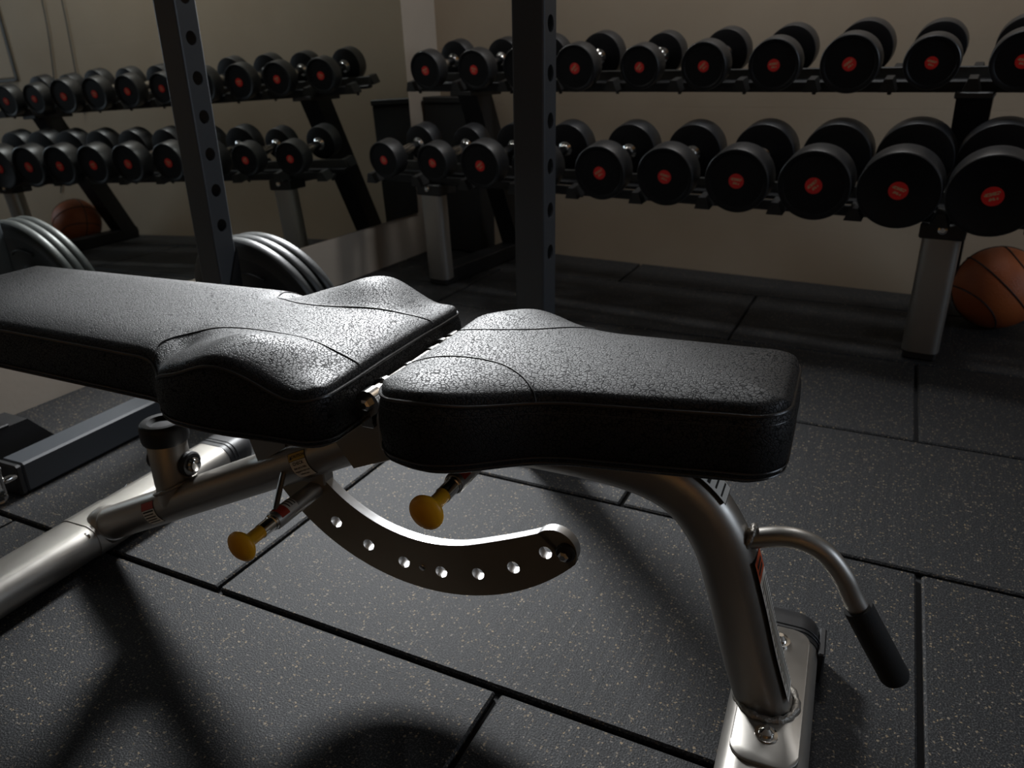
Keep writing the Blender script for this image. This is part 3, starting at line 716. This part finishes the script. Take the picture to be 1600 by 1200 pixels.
# collar where the main tube saddles the rear foot
mb = MB(); sec = rrect(.0475, .0305, .028, 8)
mb.tube([(RS, -.036, .035), (RS, .036, .035)], lambda i, t: sec); mb.build('foot_saddle', M['steel'], rf, True, 50)
MB().lathe([(.0315, 0), (.0335, .012), (.0335, .022), (.030, .03)], TA+td*(-.012), td, 28).build('tube_collar', M['steel'], mtube, True, 50)
for p in ((RS+.03, -.047, .05),):
    MB().lathe([(.011, 0), (.011, .004), (.0075, .004), (.0075, .009), (.004, .011)], p, (.25, -1, .25), 14).build('bolt', M['chrome'], rf, True, 30)
fs_ = MB().cbox(-1.154, -1.146, -.10, .12, .026, .046, .0015).build('foot_strip', M['steel'], rf)
for b in (-.09, .11):
    MB().lathe([(.006, 0), (.006, .003), (.003, .005)], (-1.15, b, .0455), (0, 0, 1), 10).build('rivet', M['chrome'], fs_, True, 30)
# cross bolt with black washers through the post
for sg in (-1, 1):
    ws = MB().lathe([(.008, .0), (.0185, .0), (.0195, .003), (.0195, .008), (.017, .0105), (.008, .0105)], (pb.x+sg*.0275, .006, .205), (sg, 0, 0), 28).build('bolt_washer', M['black_rubber'], post, True, 40)
    MB().lathe([(.0115, .0105), (.0115, .013), (.009, .015), (.009, .019), (.005, .021)], (pb.x+sg*.0275, .006, .205), (sg, 0, 0), 18).build('bolt_head', M['chrome'], ws, True, 30)

# front foot
FS = .003
ff = foot('front_foot', FS, -.36, .13, .048, .029)
end_cap(FS, .13, 1, .048, .029, ff, .06); end_cap(FS, -.36, -1, .048, .029, ff)
mb = MB(); pl_ = rrect(.036, .115, .022, 6)
rings = [[(FS+p[0], .02+p[1], .0625+z) for p in pl_] for z in (0, .006)] + [[(FS+p[0]*.97, .02+p[1]*.99, .0695) for p in pl_]]
mb.loft(rings); fp = mb.build('foot_plate', M['steel'], ff, True, 40)
bead([(-.003+.034*math.cos(a), .0355*math.sin(a), .071) for a in [2*PI*i/44 for i in range(44)]], .0042, fp)
for b in (-.055, .105):
    MB().lathe([(.0125, 0), (.0125, .002), (.0085, .0025), (.0085, .007), (.006, .009), (.0035, .0105), (.0, .0105)], (FS, b, .0695), (0, 0, 1), 18).build('hex_bolt', M['chrome'], fp, True, 30)
MB().cbox(FS+.047, FS+.056, .12, .175, .004, .052, .002).build('foot_side_tab', M['black_rubber'], ff)
MB().cbox(FS-.058, FS-.047, .115, .135, .004, .05, .002).build('foot_side_tab', M['black_rubber'], ff)

# carrying handle on the front leg
hp_ = spline([(-.058, 0, .272), (-.037, 0, .282), (-.01, 0, .291), (.012, 0, .291), (.034, 0, .281), (.054, 0, .258), (.066, 0, .236), (.078, 0, .216), (.099, 0, .182), (.119, 0, .150)], 7)
hd = MB().tube(hp_, .0112, 20, up=(0, 1, 0)).build('carry_handle', M['steel'], bn, True, 50)
g0, g1 = Vector((.0735, 0, .2235)), Vector((.1235, 0, .1425)); gd = (g1-g0).normalized()
MB().lathe([(.011, 0), (.0150, .0), (.0155, .002), (.0155, (g1-g0).length-.006), (.0135, (g1-g0).length-.001), (.006, (g1-g0).length)], g0, gd, 28).build('foam_grip', M['foam'], hd, True, 50)
bead([(-.043+.004*math.sin(a), .0135*math.cos(a), .281+.0135*math.sin(a)) for a in [2*PI*i/28 for i in range(28)]], .0032, hd)

# curved adjuster plate with holes, pivoting about the hinge
PC = Vector((-.45, .385)); RI, RO, RH = .207, .283, .25
def pol(r, a): return (PC.x + r*math.cos(a), PC.y + r*math.sin(a))
A0, A1 = math.radians(-146), math.radians(-43)
hole_s = [(-.586, .176), (-.536, .151), (-.481, .137), (-.424, .137), (-.368, .145), (-.315, .166), (-.269, .199)]
holes = [math.atan2(z-PC.y, s-PC.x) for s, z in hole_s]
y_f, y_b = -.008, .006
hr = .0086
def arc_plate():
    mb = MB(); cells = []
    bounds = [A0]
    for i, a in enumerate(holes):
        bounds += [a-math.radians(4.4), a+math.radians(4.4)]
    bounds.append(A1)
    def ri(a):  # inner edge swells out towards the rounded end
        t = max(0, (a-math.radians(-68))/(A1-math.radians(-68))); return RI + .018*t*t
    def P(r, a, y): q = pol(r, a); return (q[0], y, q[1])
    nsub = 6
    outer_top = []; 
    for seg in range(len(bounds)-1):
        a, b = bounds[seg], bounds[seg+1]
        is_hole = seg % 2 == 1
        aa = [lerp(a, b, k/nsub) for k in range(nsub+1)]
        for y in (y_f, y_b):
            if not is_hole:
                for k in range(nsub):
                    mb.add([P(ri(aa[k]), aa[k], y), P(ri(aa[k+1]), aa[k+1], y), P(RO, aa[k+1], y), P(RO, aa[k], y)], [(0, 1, 2, 3)], 0)
            else:
                ac = holes[(seg-1)//2]
                # cell outline walked corner by corner, ring of hole points matched to it
                out = []; inn = []; m4 = 6
                walk = [(lerp(a, b, k/m4), 0) for k in range(m4)] + [(b, k/m4) for k in range(m4)] + [(lerp(b, a, k/m4), 1) for k in range(m4)] + [(a, 1-k/m4) for k in range(m4)]
                n = len(walk)
                for k, (ang, fr_) in enumerate(walk):
                    rr = lerp(ri(ang), RO, fr_); out.append(P(rr, ang, y)); th = -3*PI/4 + 2*PI*k/n
                    inn.append(P(RH+math.sin(th)*hr, ac+math.cos(th)*hr/RH, y))
                mb.add(out+inn, [(k, (k+1) % n, n+(k+1) % n, n+k) for k in range(n)], 0)
        for k in range(nsub):
            mb.add([P(ri(aa[k]), aa[k], y_f), P(ri(aa[k+1]), aa[k+1], y_f), P(ri(aa[k+1]), aa[k+1], y_b), P(ri(aa[k]), aa[k], y_b)], [(0, 1, 2, 3)], 1)
            mb.add([P(RO, aa[k], y_f), P(RO, aa[k+1], y_f), P(RO, aa[k+1], y_b), P(RO, aa[k], y_b)], [(0, 1, 2, 3)], 1)
        if is_hole:
            ac = holes[(seg-1)//2]; n = 24
            mb.add([P(RH+math.sin(-3*PI/4+2*PI*k/n)*hr, ac+math.cos(-3*PI/4+2*PI*k/n)*hr/RH, y) for y in (y_f, y_b) for k in range(n)], [(k, (k+1) % n, n+(k+1) % n, n+k) for k in range(n)], 1)
    # rounded end
    c_r = (ri(A1)+RO)/2; rad = (RO-ri(A1))/2; n = 16
    cc = pol(c_r, A1); tx = (-math.sin(A1), math.cos(A1)); nx = (math.cos(A1), math.sin(A1))
    end = [(cc[0]+rad*(nx[0]*math.cos(b)+tx[0]*math.sin(b)), cc[1]+rad*(nx[1]*math.cos(b)+tx[1]*math.sin(b))) for b in [PI*i/n for i in range(n+1)]]
    for y in (y_f, y_b): mb.add([(e[0], y, e[1]) for e in end], [tuple(range(n+1))], 0)
    mb.add([(e[0], y, e[1]) for y in (y_f, y_b) for e in end], [(i, i+1, n+2+i, n+1+i) for i in range(n)], 1)
    return mb.build('adjuster_plate', [M['plate_face'], M['machined']], bn, True, 30)
arc = arc_plate()
def bolt_at(s, z, r, parent, mt=M['black_rubber']):
    MB().lathe([(r, 0), (r, .004), (r*.85, .006)], (s, y_f, z), (0, -1, 0), 20).build('stop_washer', mt, parent, True, 40)
    MB().lathe([(r*.55, .006), (r*.55, .012), (r*.3, .014)], (s, y_f, z), (0, -1, 0), 6).build('stop_bolt', M['chrome'], parent)
bolt_at(-.249, .214, .0125, arc)
MB().lathe([(.0045, 0), (.0045, .002), (.002, .003)], (-.452, y_f, .1365), (0, -1, 0), 12).build('rivet', M['chrome'], arc, True)
MB().cbox(-.635, -.595, -.012, .010, .232, .268, .002).build('arc_clevis', M['steel'], bn)

# spring pins with yellow knobs
def pop_pin(s, z, b_base, b_knob, scale, text):
    e = MB().lathe([(.0125*scale, 0), (.0125*scale, (b_base-b_knob)*.55), (.0115*scale, (b_base-b_knob)*.56)], (s, b_base, z), (0, -1, 0), 24).build('pin_sleeve', M['steel'], bn, True, 40)
    L = b_base-b_knob; y1 = b_base-L*.56
    MB().lathe([(.0108*scale, 0), (.0108*scale, .004), (.0095*scale, .005), (.0095*scale, L*.14)], (s, y1, z), (0, -1, 0), 6 if False else 20).build('lock_nut', M['chrome'], e, True, 40)
    r = .0205*scale
    MB().lathe([(.0085*scale, 0), (.0085*scale, L*.12), (r*.55, L*.15), (r*.85, L*.175), (r, L*.20), (r*.99, L*.215), (r*.8, L*.235), (r*.4, L*.25), (0, L*.253)], (s, y1-L*.135, z), (0, -1, 0), 32).build('knob', M['yellow'], e, True, 50)
    # wrapped red and white label
    def wrap(a0, a1, l0, l1, mt, nm, rr=.0129*scale):
        mb = MB(); n = 8
        vs_ = [(s+rr*math.cos(lerp(a0, a1, i/n)), b_base-ll, z+rr*math.sin(lerp(a0, a1, i/n))) for ll in (l0, l1) for i in range(n+1)]
        mb.add(vs_, [(i, i+1, n+2+i, n+1+i) for i in range(n)]); return mb.build(nm, mt, e, True)
    wrap(math.radians(25), math.radians(165), L*.34, L*.44, M['white_label'], 'pin_label_panel')
    wrap(math.radians(25), math.radians(165), L*.44, L*.53, M['red_label'], 'pin_label_panel')
    for k in range(3): wrap(math.radians(50), math.radians(140), L*(.35+.03*k), L*(.36+.03*k), M['ink'], 'pin_label_line', .0131*scale)
    return e
pop_pin(-.615, .222, .0, -.172, 1.0, '')
pop_pin(-.362, .319, .03, -.155, 1.0, '')
MB().tube([(-.652, -.024, .250), (-.618, -.088, .232)], .0042, 10).build('sleeve_gusset', M['steel'], bn)
MB().cbox(-.40, -.375, -.05, -.03, .335, .352, .002).build('seat_stop', M['chrome'], bn)
mb = MB(); mb.prism([(-.33, .352), (-.27, .352), (-.33, .30), (-.35, .30)], lambda p: (p[0], .02, p[1]), lambda p: (p[0], .024, p[1])); mb.build('seat_gusset', M['steel'], bn)

# ---------------------------------------------------------------- printed labels
def text_mesh(body, size):
    cu = bpy.data.curves.new('txt', 'FONT'); cu.body = body; cu.size = size; cu.align_x = 'CENTER'; cu.align_y = 'CENTER'; cu.resolution_u = 2; cu.offset = size*.022; cu.space_line = 0.9
    o = bpy.data.objects.new('txt', cu); C.objects.link(o)
    dg = bpy.context.evaluated_depsgraph_get(); me = bpy.data.meshes.new_from_object(o.evaluated_get(dg))
    bpy.data.objects.remove(o); bpy.data.curves.remove(cu); return me
def label_on(mapf, parts, parent, name):
    # parts: list of (kind, material, params); mapf(x, y, lift) -> 3D
    root = None
    for i, (kind, mt, prm) in enumerate(parts):
        if kind == 'rect':
            x0, x1, y0, y1, lift = prm; mb = MB(); nx, ny = 6, 10
            vs_ = [mapf(lerp(x0, x1, a/nx), lerp(y0, y1, b/ny), lift) for b in range(ny+1) for a in range(nx+1)]
            mb.add(vs_, [(b*(nx+1)+a, b*(nx+1)+a+1, (b+1)*(nx+1)+a+1, (b+1)*(nx+1)+a) for b in range(ny) for a in range(nx)])
            o = mb.build(name if root is None else 'label_panel', mt, parent if root is None else root, True)
        elif kind == 'tri':
            pts, lift = prm; mb = MB(); mb.add([mapf(p[0], p[1], lift) for p in pts], [(0, 1, 2)]); o = mb.build('warning_triangle', mt, root)
        else:
            body, size, cx, cy, lift = prm; me = text_mesh(body, size)
            for v in me.vertices: v.co = mapf(v.co.x+cx, v.co.y+cy, lift)
            me.materials.append(mt); o = bpy.data.objects.new('print', me); C.objects.link(o); o.parent = root
        if root is None: root = o
    return root
def tube_map(at, a_mid, r):
    # wrap around the main tube: x along the tube, y round it (up positive)
    c = TA.lerp(TB, at)
    def f(x, y, lift):
        a = a_mid + y/r; e_side = Vector((0, -1, 0)); rr = r+lift
        return tuple(c + td*x + (e_side*math.cos(a) + tn*math.sin(a))*rr)
    return f
k = .00025
R_L = TR+.0004
lm_ = tube_map(.735, math.radians(-2), R_L)
label_on(lm_, [('rect', M['ink'], (-.0165, .0165, -.0205, .0205, 0)), ('rect', M['white_label'], (-.0155, .0155, -.0195, .0085, k)), ('rect', M['yellow_label'], (-.0155, .0155, .0092, .0195, k)),
    ('tri', M['ink'], ([(-.0140, .0112), (-.0088, .0112), (-.0114, .0164)], 2*k)), ('text', M['ink'], ('CAUTION', .0056, .0028, .0142, 2*k)),
    ('text', M['ink'], ('CHECK', .0062, .0, .0045, 2*k)), ('text', M['ink'], ('that pin is fully', .0040, 0, -.0020, 2*k)), ('text', M['ink'], ('engaged in the hole', .0036, 0, -.0074, 2*k)), ('text', M['ink'], ('before use.', .0038, 0, -.0128, 2*k))], mtube, 'caution_label')
lm_ = tube_map(.235, math.radians(0), R_L)
parts = [('rect', M['ink'], (-.0165, .0165, -.021, .021, 0)), ('rect', M['white_label'], (-.0155, .0155, -.020, .0075, k)), ('rect', M['red_label'], (-.0155, .0155, .0082, .020, k))]
for i in range(4): parts.append(('rect', M['ink'], (-.0135, .0125-.002*(i % 2), -.0155+i*.0048, -.0135+i*.0048, 2*k)))
parts.append(('rect', M['ink'], (-.0135, .0135, .0035, .0062, 2*k)))
label_on(lm_, parts, mtube, 'warning_label')
# labels on the front face of the leg
LP = [Vector(p) for p in leg_path]
def leg_frame(d):
    # d: distance from the lower end up the leg
    acc = 0
    for i in range(len(LP)-1, 0, -1):
        seg = (LP[i-1]-LP[i]).length
        if acc+seg >= d:
            t = (d-acc)/seg; p = LP[i].lerp(LP[i-1], t); tg = (LP[i-1]-LP[i]).normalized(); return p, tg
        acc += seg
    return LP[0], (LP[0]-LP[1]).normalized()
def leg_map(d0):
    def f(x, y, lift):
        p, tg = leg_frame(d0+y); nn = Vector((tg.z, 0, -tg.x)); return tuple(p + nn*(.0319+lift) + Vector((0, -x, 0)))
    return f
parts = [('rect', M['ink'], (-.0185, .0185, 0, .182, 0)), ('rect', M['white_label'], (-.0178, .0178, .0008, .158, k)), ('rect', M['orange_label'], (-.0178, .0178, .158, .1812, k))]
for i in range(26): parts.append(('rect', M['ink'], (-.016, .016-.004*(i*7 % 3), .006+i*.0057, .0076+i*.0057, 2*k)))
for i in range(2): parts.append(('rect', M['ink'], (-.012, .012, .164+i*.007, .168+i*.007, 2*k)))
label_on(leg_map(.018), parts, leg, 'leg_warning_label')
parts = [('rect', M['ink'], (-.0185, .0185, 0, .056, 0)), ('rect', M['white_label'], (-.0175, .0175, .001, .055, k))]
for i in range(6): parts.append(('rect', M['ink'], (-.015, .014-.003*(i % 2), .006+i*.0075, .0082+i*.0075, 2*k)))
label_on(leg_map(.264), parts, leg, 'leg_instruction_label')
